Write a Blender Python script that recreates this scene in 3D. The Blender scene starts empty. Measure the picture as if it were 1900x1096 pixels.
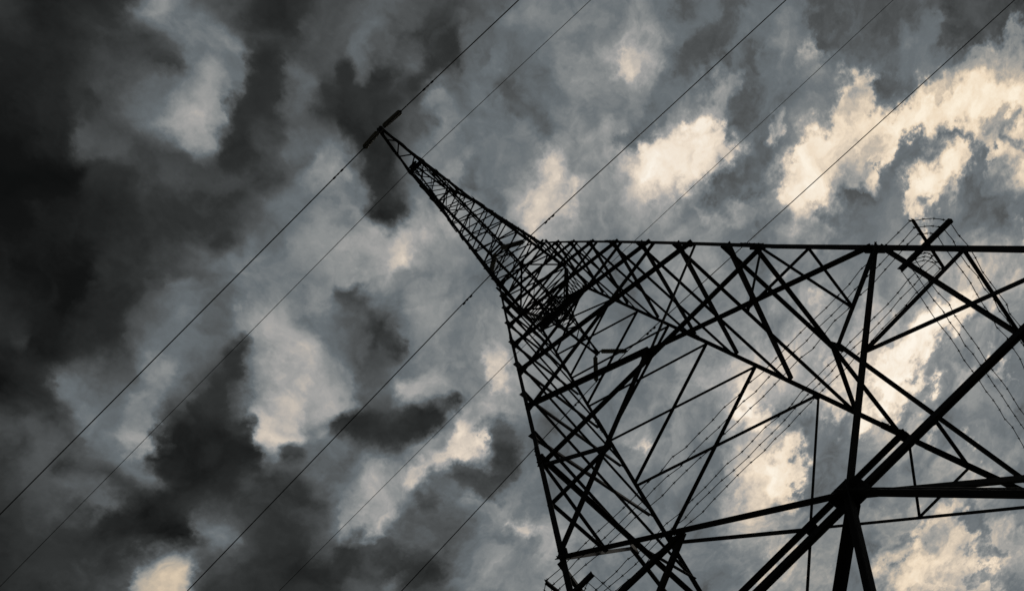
import bpy, math, random
from mathutils import Vector, Matrix
random.seed(7)
scn = bpy.context.scene
C = scn.collection

# ------------------------------------------------------------------ scale
U = 2.8            # metres per tower unit (1 unit = 1/10 of the height of the leg apex)
EYE = 1.95         # camera height above the ground, metres
def W(x, y, h):    # tower coordinates (x along the crossarm, y along the line, h above the eye) -> metres
    return Vector((x*U, y*U, h*U + EYE))

# ------------------------------------------------------------------ camera
F_PX = 1209.32; ZEN = (-298.76, -309.30); AZ = 0.7905; CAM = (-2.6762, 0.2785)
zc = Vector((ZEN[0], ZEN[1], F_PX)).normalized()
ac = Vector((math.cos(AZ), math.sin(AZ), 0)); ac = (ac - zc*ac.dot(zc)).normalized()
yc = zc.cross(ac)
# rows: image right, image down, view direction in world axes
right = Vector((ac.x, yc.x, zc.x)); down = Vector((ac.y, yc.y, zc.y)); fwd = Vector((ac.z, yc.z, zc.z))
cam_d = bpy.data.cameras.new('camera'); cam = bpy.data.objects.new('camera', cam_d); C.objects.link(cam)
R = Matrix((right, -down, -fwd)).transposed()
cam.matrix_world = Matrix.Translation(W(CAM[0], CAM[1], 0)) @ R.to_4x4()
cam_d.sensor_width = 36.0; cam_d.lens = F_PX/1900*36.0
cam_d.clip_start = 0.05; cam_d.clip_end = 20000
scn.camera = cam

# ------------------------------------------------------------------ sky
SKY_U = (-0.5073, 1.0361); SKY_V = (-0.2534, 0.7540)   # window of the sky that the cloud rows cover
# how bright the cloud is, row by row over the sky, vignette darkening painted into the left columns (0 to 255)
SKY_ROWS = [
[45,45,45,45,45,45,45,45,43,36,30,31,33,35,41,70,106,120,108,90,79,74,61,48,42,47,57,68,72,73,76,77,78,75,70,65,63,66,75,86,94,96,102,110,116,118,119,120,122,122,122,124,127,129,129,122,111,100,95,96,99,103,105,104,99,93,89,88,89,89,90,90,89,89,88,87,79,69,62,62,63,65,65,65,65,65,65,65,65,65,65],
[45,45,45,45,45,45,45,45,42,35,30,31,33,35,44,74,110,120,106,88,79,73,60,47,42,47,58,68,72,74,76,77,78,75,70,65,63,66,75,86,93,95,101,109,116,118,118,120,122,122,122,124,126,129,130,124,113,101,95,96,99,102,105,104,100,94,89,88,88,89,90,90,90,89,88,88,81,71,63,62,63,64,65,65,65,65,65,65,65,65,65],
[45,45,45,45,45,45,45,45,41,33,30,31,34,35,47,79,113,119,104,87,79,72,59,46,42,48,59,69,72,74,76,78,78,75,70,66,63,66,74,85,93,95,101,109,116,118,118,120,122,123,122,123,126,129,130,125,114,103,96,96,98,102,104,105,101,95,90,88,88,89,90,90,90,89,88,88,83,74,65,63,64,65,65,65,65,65,65,65,65,65,65],
[45,45,45,45,45,45,45,45,40,33,30,32,34,35,50,83,116,118,103,86,79,71,58,46,42,49,59,69,72,74,76,78,78,75,70,66,63,65,74,85,93,95,100,108,115,118,118,120,122,122,122,123,126,129,130,126,116,104,96,95,98,97,104,105,102,97,91,88,86,83,89,90,90,89,88,88,85,76,67,66,67,68,67,65,65,65,65,65,65,65,65],
[45,45,45,45,45,45,45,44,38,32,30,32,34,35,53,87,118,117,101,85,78,70,57,45,42,49,60,69,72,74,76,78,78,75,70,66,63,65,74,85,93,95,100,108,116,122,122,120,121,122,122,123,129,136,136,129,118,106,98,97,94,80,87,106,105,112,114,95,87,80,84,90,90,90,90,90,89,81,69,68,68,68,77,76,77,77,77,77,77,77,77],
[45,45,45,45,45,45,45,44,37,31,30,32,34,36,57,92,118,116,99,83,78,69,56,45,43,50,60,70,72,74,76,78,78,76,71,66,63,65,74,84,93,95,100,107,118,125,124,121,120,120,120,122,134,140,140,136,124,110,100,100,84,80,99,109,109,118,122,116,108,83,80,87,89,88,89,94,99,96,74,68,68,70,158,149,102,102,102,102,102,102,101],
[45,45,45,45,45,45,45,43,36,31,31,33,35,37,60,106,117,124,106,85,79,69,55,44,40,51,61,73,75,75,78,81,82,79,72,66,62,62,64,84,93,96,100,107,115,122,122,119,120,119,117,121,131,140,141,141,130,115,102,93,80,84,109,112,113,117,122,122,124,109,81,85,88,88,88,98,105,105,92,74,72,84,137,155,125,125,125,125,125,125,125],
[45,45,45,45,45,45,45,42,35,30,31,33,36,40,63,105,119,121,114,110,95,75,58,44,38,38,66,78,79,78,82,87,88,84,75,66,62,52,48,84,94,97,100,106,111,115,116,125,129,126,117,119,142,160,158,149,136,120,105,83,80,98,97,95,111,120,124,123,174,169,132,96,88,89,88,94,103,105,97,85,100,136,157,166,146,135,135,135,135,135,135],
[44,44,43,43,42,42,41,38,32,29,32,37,42,46,61,75,90,101,114,114,114,97,62,49,48,54,68,78,78,79,86,88,87,87,88,86,61,58,48,76,94,97,115,108,111,114,117,129,130,129,122,121,156,168,167,155,138,115,95,80,85,103,92,90,102,118,124,131,140,132,115,102,104,97,88,104,101,101,115,153,168,168,168,168,158,147,147,147,148,148,148],
[38,37,36,35,34,33,33,31,29,29,33,42,48,52,52,53,62,76,98,113,114,114,59,41,50,57,66,74,76,71,83,87,87,87,80,92,74,50,48,82,95,99,123,112,110,111,111,124,130,129,127,122,147,166,164,150,134,95,81,80,98,103,91,90,99,111,117,123,129,124,119,142,189,184,92,91,101,126,168,168,171,187,199,198,178,172,173,173,174,174,175],
[29,29,28,27,27,26,26,27,28,28,35,45,52,54,55,52,52,60,95,111,101,97,39,36,53,82,67,69,64,38,51,87,71,53,70,78,60,48,67,88,100,104,105,101,108,103,102,116,128,130,129,126,127,139,140,135,112,95,90,91,114,146,123,90,95,102,106,113,117,118,121,169,221,221,128,94,142,180,179,195,229,242,244,241,237,213,199,200,200,201,201],
[25,25,25,25,25,25,25,26,27,28,36,47,53,56,64,64,55,59,103,119,102,96,38,37,50,82,76,60,55,38,49,77,37,36,58,50,51,79,87,92,106,111,98,84,104,104,103,111,124,129,129,128,126,126,127,126,96,96,114,116,147,148,117,90,93,99,100,103,109,111,120,163,219,221,177,122,204,221,239,244,244,244,244,244,244,242,214,215,215,215,215],
[24,24,24,24,23,23,23,25,26,28,38,50,55,62,75,93,99,105,116,128,112,96,37,37,43,73,82,52,47,38,41,38,36,42,49,48,91,126,119,102,111,116,114,87,85,105,105,110,120,129,129,128,127,125,123,108,95,105,115,117,146,124,91,90,92,99,100,101,107,109,121,177,219,221,215,226,244,244,244,244,245,245,232,212,163,232,212,212,212,211,211],
[22,22,22,22,21,21,22,24,25,28,39,40,58,68,87,101,103,118,121,130,128,63,36,38,42,82,73,45,39,37,36,36,37,42,50,57,91,125,125,118,113,117,115,108,84,89,105,110,119,128,129,136,145,129,122,95,96,124,126,159,150,113,91,90,92,96,142,104,114,116,150,207,221,221,214,244,243,245,247,244,212,177,188,168,153,203,202,202,202,201,201],
[20,20,20,20,20,20,21,23,25,28,41,49,59,72,93,107,120,153,151,134,122,37,37,41,60,82,56,50,43,36,36,38,39,44,53,63,71,106,135,138,116,114,113,111,100,84,93,113,121,129,129,149,151,139,102,95,129,147,170,220,218,152,91,90,93,95,168,108,124,143,192,221,221,217,192,208,238,129,169,109,103,106,114,196,182,130,191,190,190,189,189],
[20,20,20,19,19,19,20,22,24,28,53,63,59,68,86,103,130,156,154,123,71,36,48,47,55,76,76,71,67,36,37,41,40,47,60,73,82,107,126,126,112,109,109,110,111,97,84,103,125,132,139,151,145,119,95,116,174,193,190,217,221,205,124,102,97,95,168,95,109,182,218,220,219,211,196,228,206,97,110,153,200,215,126,115,216,183,182,182,182,181,181],
[18,18,17,17,17,17,19,23,22,26,69,71,71,69,73,84,97,133,140,89,41,36,58,55,68,87,86,99,97,48,36,37,41,51,67,85,99,121,123,121,106,104,105,109,113,116,101,117,128,135,150,151,140,97,98,189,203,203,202,211,221,217,201,139,101,86,85,103,128,205,220,218,218,207,203,240,123,97,146,193,221,221,144,105,213,201,179,178,178,177,177],
[15,15,15,15,15,15,16,18,19,23,44,67,71,71,72,71,69,73,100,62,36,43,62,69,90,92,103,140,131,93,45,36,37,53,72,94,112,125,123,120,102,101,103,108,113,117,127,145,146,138,144,145,151,151,166,210,215,209,214,221,221,213,205,157,93,82,84,124,178,220,218,218,205,204,209,176,97,109,171,221,221,209,131,105,178,174,163,162,161,159,158],
[14,14,14,14,14,14,15,17,18,20,25,42,53,66,72,72,72,67,61,58,40,56,63,74,92,92,128,151,149,121,81,36,36,54,74,96,111,119,120,109,81,97,103,110,118,129,164,189,185,159,140,141,148,161,176,203,214,203,215,221,213,187,143,92,82,82,104,143,205,218,218,208,171,190,165,106,97,133,193,221,182,156,105,108,152,142,138,137,135,134,132],
[14,14,14,14,14,14,16,18,19,23,32,39,41,50,63,71,72,67,59,59,60,63,66,70,86,98,133,150,132,107,107,76,37,55,80,102,116,115,112,102,69,88,104,117,131,149,183,195,195,173,140,137,142,151,162,170,178,169,180,191,168,117,82,82,87,103,117,151,212,218,218,182,144,99,97,97,105,128,217,219,134,115,105,125,126,118,114,113,112,111,109],
[15,15,15,15,15,15,17,19,20,24,30,33,36,45,53,58,62,56,55,55,58,65,72,91,99,105,118,131,128,113,106,106,45,53,90,111,123,122,116,109,101,99,106,126,145,162,185,195,191,176,144,132,135,140,146,151,151,148,142,136,132,105,82,82,82,96,125,143,205,218,217,168,120,103,104,106,106,126,192,187,115,115,109,113,110,104,101,100,100,100,100],
[16,16,16,16,16,16,19,21,22,24,26,28,32,41,50,52,52,51,51,51,57,67,85,109,110,110,114,124,122,125,123,77,36,41,99,127,143,130,121,111,102,98,107,132,156,175,190,195,180,171,151,128,129,132,135,138,138,134,127,120,140,111,109,119,136,144,137,142,216,218,204,162,106,107,107,105,105,115,182,111,113,112,108,109,111,106,104,103,104,104,105],
[16,16,16,16,16,17,19,22,22,23,24,25,30,39,48,50,50,49,48,49,57,68,86,106,110,110,124,132,128,115,137,85,36,47,119,161,162,153,123,112,102,97,108,135,160,181,191,190,184,167,134,127,128,129,132,134,135,131,124,117,144,146,144,146,146,143,146,146,170,186,177,157,113,108,108,106,106,109,113,114,119,121,109,110,123,119,185,114,114,115,116],
[17,17,17,17,17,18,20,21,22,21,25,26,31,41,50,52,52,52,52,53,61,72,82,91,101,110,122,130,123,122,140,137,81,120,165,168,162,154,123,112,103,98,107,132,155,173,182,176,164,146,131,125,125,126,129,131,131,129,124,120,117,125,142,130,121,121,125,139,143,152,155,146,119,108,108,107,110,115,185,120,129,140,135,137,146,135,144,126,127,128,129],
[20,20,19,19,19,19,20,20,20,18,23,28,34,45,54,56,58,62,64,50,72,82,90,93,100,113,124,128,129,138,148,152,152,165,172,170,156,131,122,113,105,101,107,126,145,158,163,159,149,136,125,120,120,121,123,124,125,124,124,124,125,125,124,122,119,117,118,122,129,134,136,132,121,111,109,111,115,120,124,126,137,154,169,173,164,152,138,136,137,138,138],
[22,21,21,21,21,21,19,19,19,18,27,31,38,49,58,61,66,74,80,70,86,94,100,102,108,117,125,129,134,142,155,159,164,171,172,155,131,127,121,114,107,104,107,119,131,140,143,140,133,125,118,115,115,115,116,118,118,120,124,128,132,133,130,124,118,113,113,115,116,114,116,118,116,115,114,115,118,123,128,130,141,161,179,184,175,159,145,140,140,140,140],
[22,22,22,22,22,21,19,18,19,18,30,32,40,52,61,64,73,84,93,94,98,105,110,110,114,120,125,131,140,145,158,164,165,170,160,133,128,125,121,115,109,106,108,112,118,122,124,122,119,116,113,111,111,111,112,113,113,116,123,131,137,139,135,127,118,111,110,111,112,112,112,112,113,114,115,116,119,125,129,132,142,160,176,182,174,157,142,138,138,137,137],
[26,26,26,25,25,23,20,19,18,18,31,33,42,54,63,66,75,87,95,97,102,115,117,113,115,120,125,132,142,143,161,165,164,160,123,131,128,125,120,115,110,107,108,110,113,115,116,115,114,112,111,110,110,110,111,112,112,115,122,130,137,139,135,127,118,112,111,151,113,112,113,116,118,120,122,123,127,132,137,140,147,163,173,174,167,153,139,134,133,133,132],
[32,32,31,31,30,27,22,20,18,19,33,35,46,60,70,97,98,89,96,98,104,117,117,116,118,121,123,128,139,142,155,163,157,145,130,133,132,130,124,117,113,111,111,114,117,119,120,119,116,114,111,109,109,109,110,110,111,113,120,127,133,135,132,126,120,116,115,119,120,121,124,126,128,132,135,136,141,135,144,153,159,226,228,184,177,146,134,129,129,128,128],
[37,37,36,36,35,30,24,21,23,29,35,38,51,68,79,95,102,92,96,98,107,122,124,122,121,120,135,132,126,71,130,133,128,128,130,135,136,135,130,124,120,119,119,122,125,128,128,126,122,116,111,109,108,108,108,109,109,111,116,121,126,128,126,124,122,121,121,124,128,132,136,137,164,146,149,151,150,140,147,166,209,246,243,159,150,141,131,126,126,125,125],
[37,38,38,38,37,34,25,22,26,32,37,40,55,74,88,93,102,97,96,99,126,147,148,139,127,120,139,135,112,80,68,98,99,105,123,136,136,135,134,131,129,128,128,131,134,137,137,134,128,119,112,108,107,107,107,107,107,108,112,116,119,121,121,122,124,126,127,130,135,141,145,147,163,156,160,152,152,168,172,199,245,246,201,150,147,139,130,125,125,125,124],
[32,33,34,34,34,53,25,23,27,34,39,42,58,77,91,92,102,97,96,102,140,153,153,152,145,125,114,112,106,95,77,64,75,89,111,132,136,135,134,132,132,134,135,137,140,143,144,141,133,122,112,107,106,106,105,105,105,106,109,112,115,116,117,121,125,129,130,133,139,145,149,151,154,159,163,150,167,170,197,243,246,225,155,147,144,136,128,123,122,122,121],
[25,25,26,27,28,28,28,27,33,43,49,51,65,82,93,93,92,91,91,98,136,153,153,158,159,151,122,112,104,92,80,53,48,85,101,123,133,135,133,131,131,134,137,140,143,145,146,143,134,123,112,107,106,105,105,105,105,106,108,112,114,116,117,122,126,131,132,135,141,147,151,164,166,166,167,169,170,182,243,246,234,171,146,138,135,132,123,119,118,118,117],
[19,19,20,21,22,27,31,36,67,71,63,65,75,89,98,95,87,81,79,77,62,145,152,157,159,159,147,119,110,95,82,74,48,55,101,116,127,132,134,132,132,135,139,142,143,144,144,141,133,123,113,108,108,107,107,107,107,108,112,116,120,122,124,129,134,139,141,144,148,153,158,172,172,172,172,176,175,225,246,245,175,122,136,126,124,197,117,115,115,114,114],
[20,19,18,18,20,26,33,58,97,97,83,77,90,113,124,101,82,71,66,46,57,138,151,152,156,158,151,132,118,101,85,72,62,49,96,114,121,128,134,133,132,135,164,159,143,141,139,137,130,122,115,111,110,110,110,111,111,113,117,123,129,131,134,139,146,152,154,156,158,160,162,169,171,172,175,183,203,242,246,196,153,141,127,147,115,115,180,114,112,112,112],
[33,30,28,26,26,31,36,61,98,100,97,86,112,128,130,111,78,63,48,47,103,140,154,153,153,153,145,138,136,107,86,63,65,75,101,113,119,125,134,133,132,151,198,194,146,137,134,132,127,122,117,114,113,113,114,115,116,118,123,131,138,141,144,150,157,164,167,167,167,167,167,168,173,202,198,188,239,246,189,133,232,186,124,138,114,115,116,115,113,112,112],
[50,47,45,42,41,43,46,52,88,100,102,98,106,119,114,94,76,61,46,63,104,143,155,153,153,153,148,138,138,134,90,71,74,88,101,112,117,123,135,134,132,162,198,188,144,134,129,127,125,121,118,116,116,116,117,118,119,121,128,137,151,152,151,157,165,171,174,174,173,171,170,170,176,207,201,189,218,242,221,227,240,182,125,115,115,116,116,115,113,112,112],
[63,62,60,58,57,58,59,60,79,99,102,104,132,125,88,81,67,54,47,65,100,143,153,153,153,152,149,149,142,131,88,78,80,99,136,137,136,136,138,136,132,157,195,176,144,133,127,126,123,121,119,117,117,117,118,119,120,122,129,138,154,153,152,158,165,172,174,173,171,168,166,165,168,177,184,202,175,240,240,240,204,141,126,115,115,116,116,115,113,112,112],
[65,65,65,65,66,67,68,70,85,103,102,104,125,111,74,68,39,43,42,58,92,143,153,169,167,148,149,149,144,120,80,72,74,107,142,141,140,137,131,139,140,144,155,150,139,128,122,121,120,119,118,117,116,117,119,121,123,124,130,136,142,145,147,153,162,188,180,169,164,158,153,151,158,194,193,221,215,175,179,158,137,145,128,114,114,116,116,115,113,112,112],
[62,62,63,64,65,68,70,73,89,110,109,119,145,80,62,48,35,36,35,50,77,145,163,170,170,137,146,149,149,118,79,63,66,81,109,94,93,81,65,143,146,150,150,141,129,117,111,111,112,114,115,115,116,118,122,126,128,129,131,134,136,137,139,146,156,198,220,199,159,145,137,132,147,194,135,177,221,151,151,116,117,148,123,112,112,114,114,113,112,112,112],
[58,59,59,60,63,69,70,73,86,104,109,122,155,76,40,33,35,31,30,40,34,128,170,170,158,113,111,79,41,44,44,45,48,57,51,44,44,99,138,146,143,142,140,129,115,103,97,98,103,108,112,114,115,119,125,131,130,124,126,131,129,128,131,139,150,180,220,221,207,133,105,98,113,116,114,113,118,131,149,150,156,178,202,112,112,113,113,113,113,113,113],
[55,56,56,57,63,72,71,72,79,89,102,110,149,151,29,28,28,28,28,36,50,165,170,167,135,104,124,83,58,44,44,44,44,44,44,44,55,114,144,183,182,138,85,78,101,91,86,88,95,103,110,112,114,120,127,133,117,105,109,123,124,122,125,134,146,156,172,207,186,126,99,96,97,107,109,108,113,129,148,161,161,188,125,114,115,118,116,115,115,115,115],
[54,55,55,55,59,71,71,51,60,73,79,99,81,32,29,28,28,28,28,29,50,163,157,63,80,101,102,103,97,66,49,45,45,44,54,95,133,143,148,210,210,135,61,60,85,87,82,84,92,101,109,112,114,120,128,132,110,103,105,120,123,120,121,132,146,156,161,155,142,139,115,98,96,97,109,108,113,127,143,154,153,145,135,128,129,127,122,118,117,117,118],
[50,51,52,53,57,65,71,75,77,65,64,85,101,58,31,28,28,28,28,29,29,58,105,53,62,97,95,94,105,100,74,68,52,70,110,130,137,136,190,210,210,170,72,60,74,89,85,88,94,102,109,111,113,119,126,140,130,109,114,124,121,113,110,118,145,161,166,159,162,215,181,108,98,99,109,109,113,124,136,148,148,141,139,139,140,135,127,120,119,119,120],
[45,47,48,49,52,59,65,76,86,87,66,62,76,63,32,29,28,28,29,29,29,46,72,78,86,93,97,97,99,100,99,96,96,105,116,127,162,191,197,210,159,134,93,60,65,94,94,96,100,105,109,110,111,115,121,159,175,124,124,122,118,108,106,109,143,167,173,174,214,215,137,109,108,106,107,109,112,120,129,139,137,137,142,147,148,141,130,121,120,120,121],
[42,43,43,44,47,51,55,57,67,84,63,49,42,34,31,32,33,32,32,33,45,55,58,63,73,87,98,100,107,117,130,148,145,140,170,190,191,162,109,82,77,72,61,60,61,95,104,105,106,107,108,109,109,112,115,122,120,119,119,119,117,110,107,116,154,174,180,199,215,177,112,108,109,107,109,110,112,118,125,130,131,136,143,149,150,143,132,124,124,125,127],
[41,42,42,42,43,45,47,48,46,34,29,29,29,29,33,37,41,43,42,44,54,56,56,56,56,61,85,99,111,127,153,158,156,152,190,178,118,91,88,61,61,60,60,64,83,110,113,112,111,109,108,107,107,108,110,112,112,113,114,116,117,116,119,137,162,179,184,178,213,215,117,108,108,109,110,110,112,119,126,132,134,140,177,153,147,150,140,132,132,134,136],
[38,39,40,41,42,44,45,44,40,31,27,27,27,27,28,39,52,57,56,54,54,55,56,56,56,56,72,89,120,145,155,158,157,153,140,118,80,74,96,71,69,68,86,97,103,113,116,114,112,110,108,107,107,107,108,109,110,111,113,115,117,118,125,142,163,179,183,182,197,180,113,111,111,111,111,110,113,122,131,139,142,174,192,112,106,157,149,171,142,143,145],
[34,35,36,37,39,42,43,43,41,37,32,32,32,29,27,28,85,77,70,63,56,52,52,56,60,62,79,103,150,156,156,158,157,149,120,103,74,101,101,115,128,127,126,117,114,119,122,120,116,113,110,108,108,108,109,110,110,111,113,115,117,117,125,141,159,173,176,166,151,135,131,117,116,114,112,111,115,126,139,144,153,192,180,128,102,120,158,156,149,149,150],
[32,32,33,34,36,39,41,42,44,43,42,47,53,50,33,28,107,107,100,69,55,52,48,51,61,71,78,114,156,156,159,158,157,139,98,95,95,96,99,114,129,129,127,125,124,130,133,130,125,119,114,112,111,111,111,111,111,112,113,116,111,106,116,138,152,164,166,158,146,158,159,125,123,118,114,112,117,131,134,106,155,184,177,176,102,102,157,151,150,150,149],
[32,32,32,32,34,37,39,41,47,51,52,68,92,109,94,66,73,91,98,67,55,52,49,50,59,68,74,87,112,94,141,152,119,91,87,84,83,88,96,109,124,128,127,146,188,166,143,140,133,125,119,116,115,113,112,112,111,112,114,116,108,105,115,134,146,154,156,151,156,149,142,132,127,120,114,112,119,134,139,122,169,172,178,184,141,117,158,149,148,147,147],
[32,32,32,32,34,36,38,41,49,57,60,71,161,185,175,132,87,67,65,60,53,46,44,46,43,49,62,60,47,52,62,61,55,66,75,78,78,84,96,110,121,126,127,126,155,186,158,148,140,130,122,119,118,115,113,112,112,113,114,116,116,114,123,132,142,149,150,167,188,161,135,134,128,121,114,112,116,115,153,172,200,199,197,191,178,167,154,146,145,144,143],
[32,32,32,32,34,36,38,41,49,58,62,90,186,187,188,183,101,61,56,53,48,43,41,40,36,36,37,46,46,51,59,48,46,46,49,56,66,82,96,110,120,124,127,126,125,125,138,147,141,131,123,120,118,116,114,112,112,113,114,116,118,118,123,132,141,147,158,188,185,141,138,136,130,122,115,113,106,107,162,178,195,199,200,196,173,124,136,142,142,141,141],
[32,32,32,32,34,36,38,41,49,58,62,100,162,186,187,181,108,58,50,48,44,40,39,40,37,36,36,37,52,67,67,54,50,46,46,46,46,63,93,106,115,125,131,129,125,124,130,139,137,129,122,120,118,116,114,112,112,113,114,115,117,117,121,129,137,142,185,188,152,142,143,141,134,124,116,114,127,150,173,191,200,200,189,173,167,120,141,140,140,140,140],
[32,32,32,32,34,36,38,41,49,58,62,100,157,185,186,163,107,57,50,47,43,39,38,39,39,39,38,39,51,64,72,73,92,68,54,48,46,60,88,100,109,127,132,131,126,124,125,130,131,126,122,120,118,116,114,112,112,113,113,114,115,115,119,125,131,135,164,156,142,146,149,147,137,126,117,116,131,157,182,195,196,184,175,170,166,156,145,140,140,140,140],
[32,32,32,32,34,36,38,41,49,58,62,100,157,185,186,163,106,57,50,47,43,39,38,38,39,40,40,42,50,61,69,72,95,82,68,63,61,72,84,95,103,113,126,126,125,124,124,125,125,123,121,120,118,115,114,112,112,112,113,113,113,113,116,121,125,128,129,134,142,150,154,150,139,127,117,117,134,161,185,195,191,182,174,170,166,155,144,140,140,140,140],
[32,32,32,32,33,36,38,41,49,58,62,100,157,185,186,163,106,57,50,47,42,39,38,38,39,40,40,43,51,61,69,72,71,69,68,66,67,72,82,93,100,101,106,116,122,124,123,122,121,121,121,120,118,115,113,112,112,112,112,112,112,112,115,119,123,125,127,134,143,151,155,150,139,126,116,118,136,163,187,195,190,182,173,170,165,154,144,140,140,140,140],
[32,32,32,32,33,36,38,41,49,58,62,99,157,185,186,163,105,57,50,47,42,39,38,38,39,40,40,43,51,61,70,72,71,69,68,66,67,73,83,93,100,101,106,112,119,122,121,121,121,121,121,120,118,115,113,112,112,112,112,112,112,112,115,119,123,125,127,134,144,152,155,149,138,125,116,119,139,166,189,195,190,181,173,170,164,153,143,140,140,140,140],
[32,32,32,32,33,36,38,40,49,57,62,99,157,185,186,163,105,57,50,47,42,39,38,38,39,40,40,43,51,61,70,72,71,69,67,66,67,73,83,94,100,101,106,112,118,121,121,121,121,121,121,120,117,115,113,112,112,112,112,112,112,113,115,119,123,125,127,135,145,152,155,149,136,124,116,120,141,168,190,194,189,180,172,170,163,152,142,140,140,140,140],
[32,32,32,32,33,36,38,40,49,57,62,98,156,185,186,163,105,57,50,47,42,39,38,38,39,40,40,43,51,62,70,72,71,69,67,66,67,74,84,94,100,102,106,113,118,121,121,121,121,121,121,119,117,115,113,112,112,112,112,112,112,113,116,120,123,125,128,136,145,153,155,148,135,123,115,122,144,171,191,194,188,179,172,169,162,150,142,140,140,140,140]]

def srgb(v):
    v = max(v, 0)/255.0
    return v/12.92 if v <= 0.04045 else ((v+0.055)/1.055)**2.4
SUN_DIR = Vector((0.676, -0.299, 0.673)).normalized()
SUN_EL = math.asin(SUN_DIR.z); SUN_ROT = math.atan2(SUN_DIR.x, SUN_DIR.y)

world = bpy.data.worlds.new('World'); scn.world = world; world.use_nodes = True
nt = world.node_tree; nt.nodes.clear(); L = nt.links
def node(t, **kw):
    n = nt.nodes.new(t)
    for k, v in kw.items(): setattr(n, k, v)
    return n
def put(sock, v):
    if hasattr(v, 'links') or isinstance(v, bpy.types.NodeSocket): L.new(v, sock)
    else: sock.default_value = v
def m(op, a, b=None, c=None, clamp=False):
    n = node('ShaderNodeMath', operation=op, use_clamp=clamp)
    put(n.inputs[0], a)
    if b is not None: put(n.inputs[1], b)
    if c is not None: put(n.inputs[2], c)
    return n.outputs[0]
def vm(op, a, b=None, out=0):
    n = node('ShaderNodeVectorMath', operation=op)
    put(n.inputs[0], a)
    if b is not None: put(n.inputs[1], b)
    return n.outputs[out]
def vscale(a, s):
    n = node('ShaderNodeVectorMath', operation='SCALE'); put(n.inputs[0], a); put(n.inputs['Scale'], s); return n.outputs[0]
def combine(x, y, z):
    n = node('ShaderNodeCombineXYZ'); put(n.inputs[0], x); put(n.inputs[1], y); put(n.inputs[2], z); return n.outputs[0]
def maprange(v, a, b, c, d, t='SMOOTHSTEP'):
    n = node('ShaderNodeMapRange', interpolation_type=t); put(n.inputs[0], v)
    for i, x in enumerate((a, b, c, d)): put(n.inputs[i+1], x)
    return n.outputs[0]
def noise(vec, scale, detail=6.0, rough=0.55, out='Fac', lac=2.0):
    n = node('ShaderNodeTexNoise'); put(n.inputs['Vector'], vec); put(n.inputs['Scale'], scale)
    put(n.inputs['Detail'], detail); put(n.inputs['Roughness'], rough); put(n.inputs['Lacunarity'], lac)
    return n.outputs[out]

tc = node('ShaderNodeTexCoord')
dirv = vm('NORMALIZE', tc.outputs['Generated'])
sx = node('ShaderNodeSeparateXYZ'); put(sx.inputs[0], dirv)
dx, dy, dz = sx.outputs
zz = m('MAXIMUM', dz, 0.12)
# the flat cloud ceiling: puffs get smaller towards the horizon
ceil = combine(m('DIVIDE', dx, zz), m('DIVIDE', dy, zz), 0.0)
# billows: the cloud field is pushed about by turbulence at two sizes
wn1 = vm('SUBTRACT', noise(ceil, 4.5, 7.0, 0.56, 'Color'), (0.5, 0.5, 0.5))
wn2 = vm('SUBTRACT', noise(vm('ADD', ceil, (3.1, 1.7, 0.4)), 15.0, 7.0, 0.6, 'Color'), (0.5, 0.5, 0.5))
# calmer and softer to the west (-x), crisper near the sun
crisp = maprange(m('SUBTRACT', dx, dy), -0.15, 0.75, 0.0, 1.0)
wn3 = vm('SUBTRACT', noise(vm('ADD', ceil, (9.1, 4.7, 2.4)), 42.0, 7.0, 0.62, 'Color'), (0.5, 0.5, 0.5))
warp = vm('ADD', vm('ADD', vscale(wn1, 0.085), vscale(wn2, m('MULTIPLY_ADD', crisp, 0.04, 0.055))), vscale(wn3, m('MULTIPLY_ADD', crisp, 0.02, 0.014)))
wd = vm('NORMALIZE', vm('ADD', dirv, warp))
s2 = node('ShaderNodeSeparateXYZ'); put(s2.inputs[0], wd)
k = m('DIVIDE', 2.0*math.sqrt(0.5), m('ADD', m('MAXIMUM', s2.outputs[2], -0.5), 1.0))
qu = m('MULTIPLY', m('SUBTRACT', s2.outputs[0], s2.outputs[1]), k)
qv = m('MULTIPLY', m('ADD', s2.outputs[0], s2.outputs[1]), k)
tu = maprange(qu, SKY_U[0], SKY_U[1], 0.0, 1.0, 'LINEAR')
NR = len(SKY_ROWS)
tv = maprange(qv, SKY_V[0], SKY_V[1], 0.0, NR-1.0, 'LINEAR')
lum = None
def row_group(vals):
    """a small node group: brightness along one row of the sky"""
    gt = bpy.data.node_groups.new('cloud_row', 'ShaderNodeTree')
    gt.interface.new_socket('east', in_out='INPUT', socket_type='NodeSocketFloat')
    gt.interface.new_socket('light', in_out='OUTPUT', socket_type='NodeSocketFloat')
    gi = gt.nodes.new('NodeGroupInput'); go = gt.nodes.new('NodeGroupOutput')
    fc = gt.nodes.new('ShaderNodeFloatCurve'); cv = fc.mapping.curves[0]
    while len(cv.points) < len(vals): cv.points.new(0.5, 0.5)
    for i, v in enumerate(vals): cv.points[i].location = (i/(len(vals)-1.0), v)
    fc.mapping.update()
    gt.links.new(gi.outputs[0], fc.inputs['Value']); out = fc.outputs[0]
    gt.links.new(out, go.inputs[0])
    return gt
groups = [row_group([v/255.0 for v in row]) for row in SKY_ROWS]
for j, gt in enumerate(groups):
    gn = node('ShaderNodeGroup'); gn.node_tree = gt; L.new(tu if lum is None else m('MULTIPLY_ADD', lum, 1e-9, tu), gn.inputs[0])
    wgt = m('SUBTRACT', 1.0, m('ABSOLUTE', m('SUBTRACT', tv if lum is None else m('MULTIPLY_ADD', lum, 1e-9, tv), float(j))), clamp=True)
    term = m('MULTIPLY', gn.outputs[0], wgt)
    lum = term if lum is None else m('ADD', lum, term)
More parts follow.
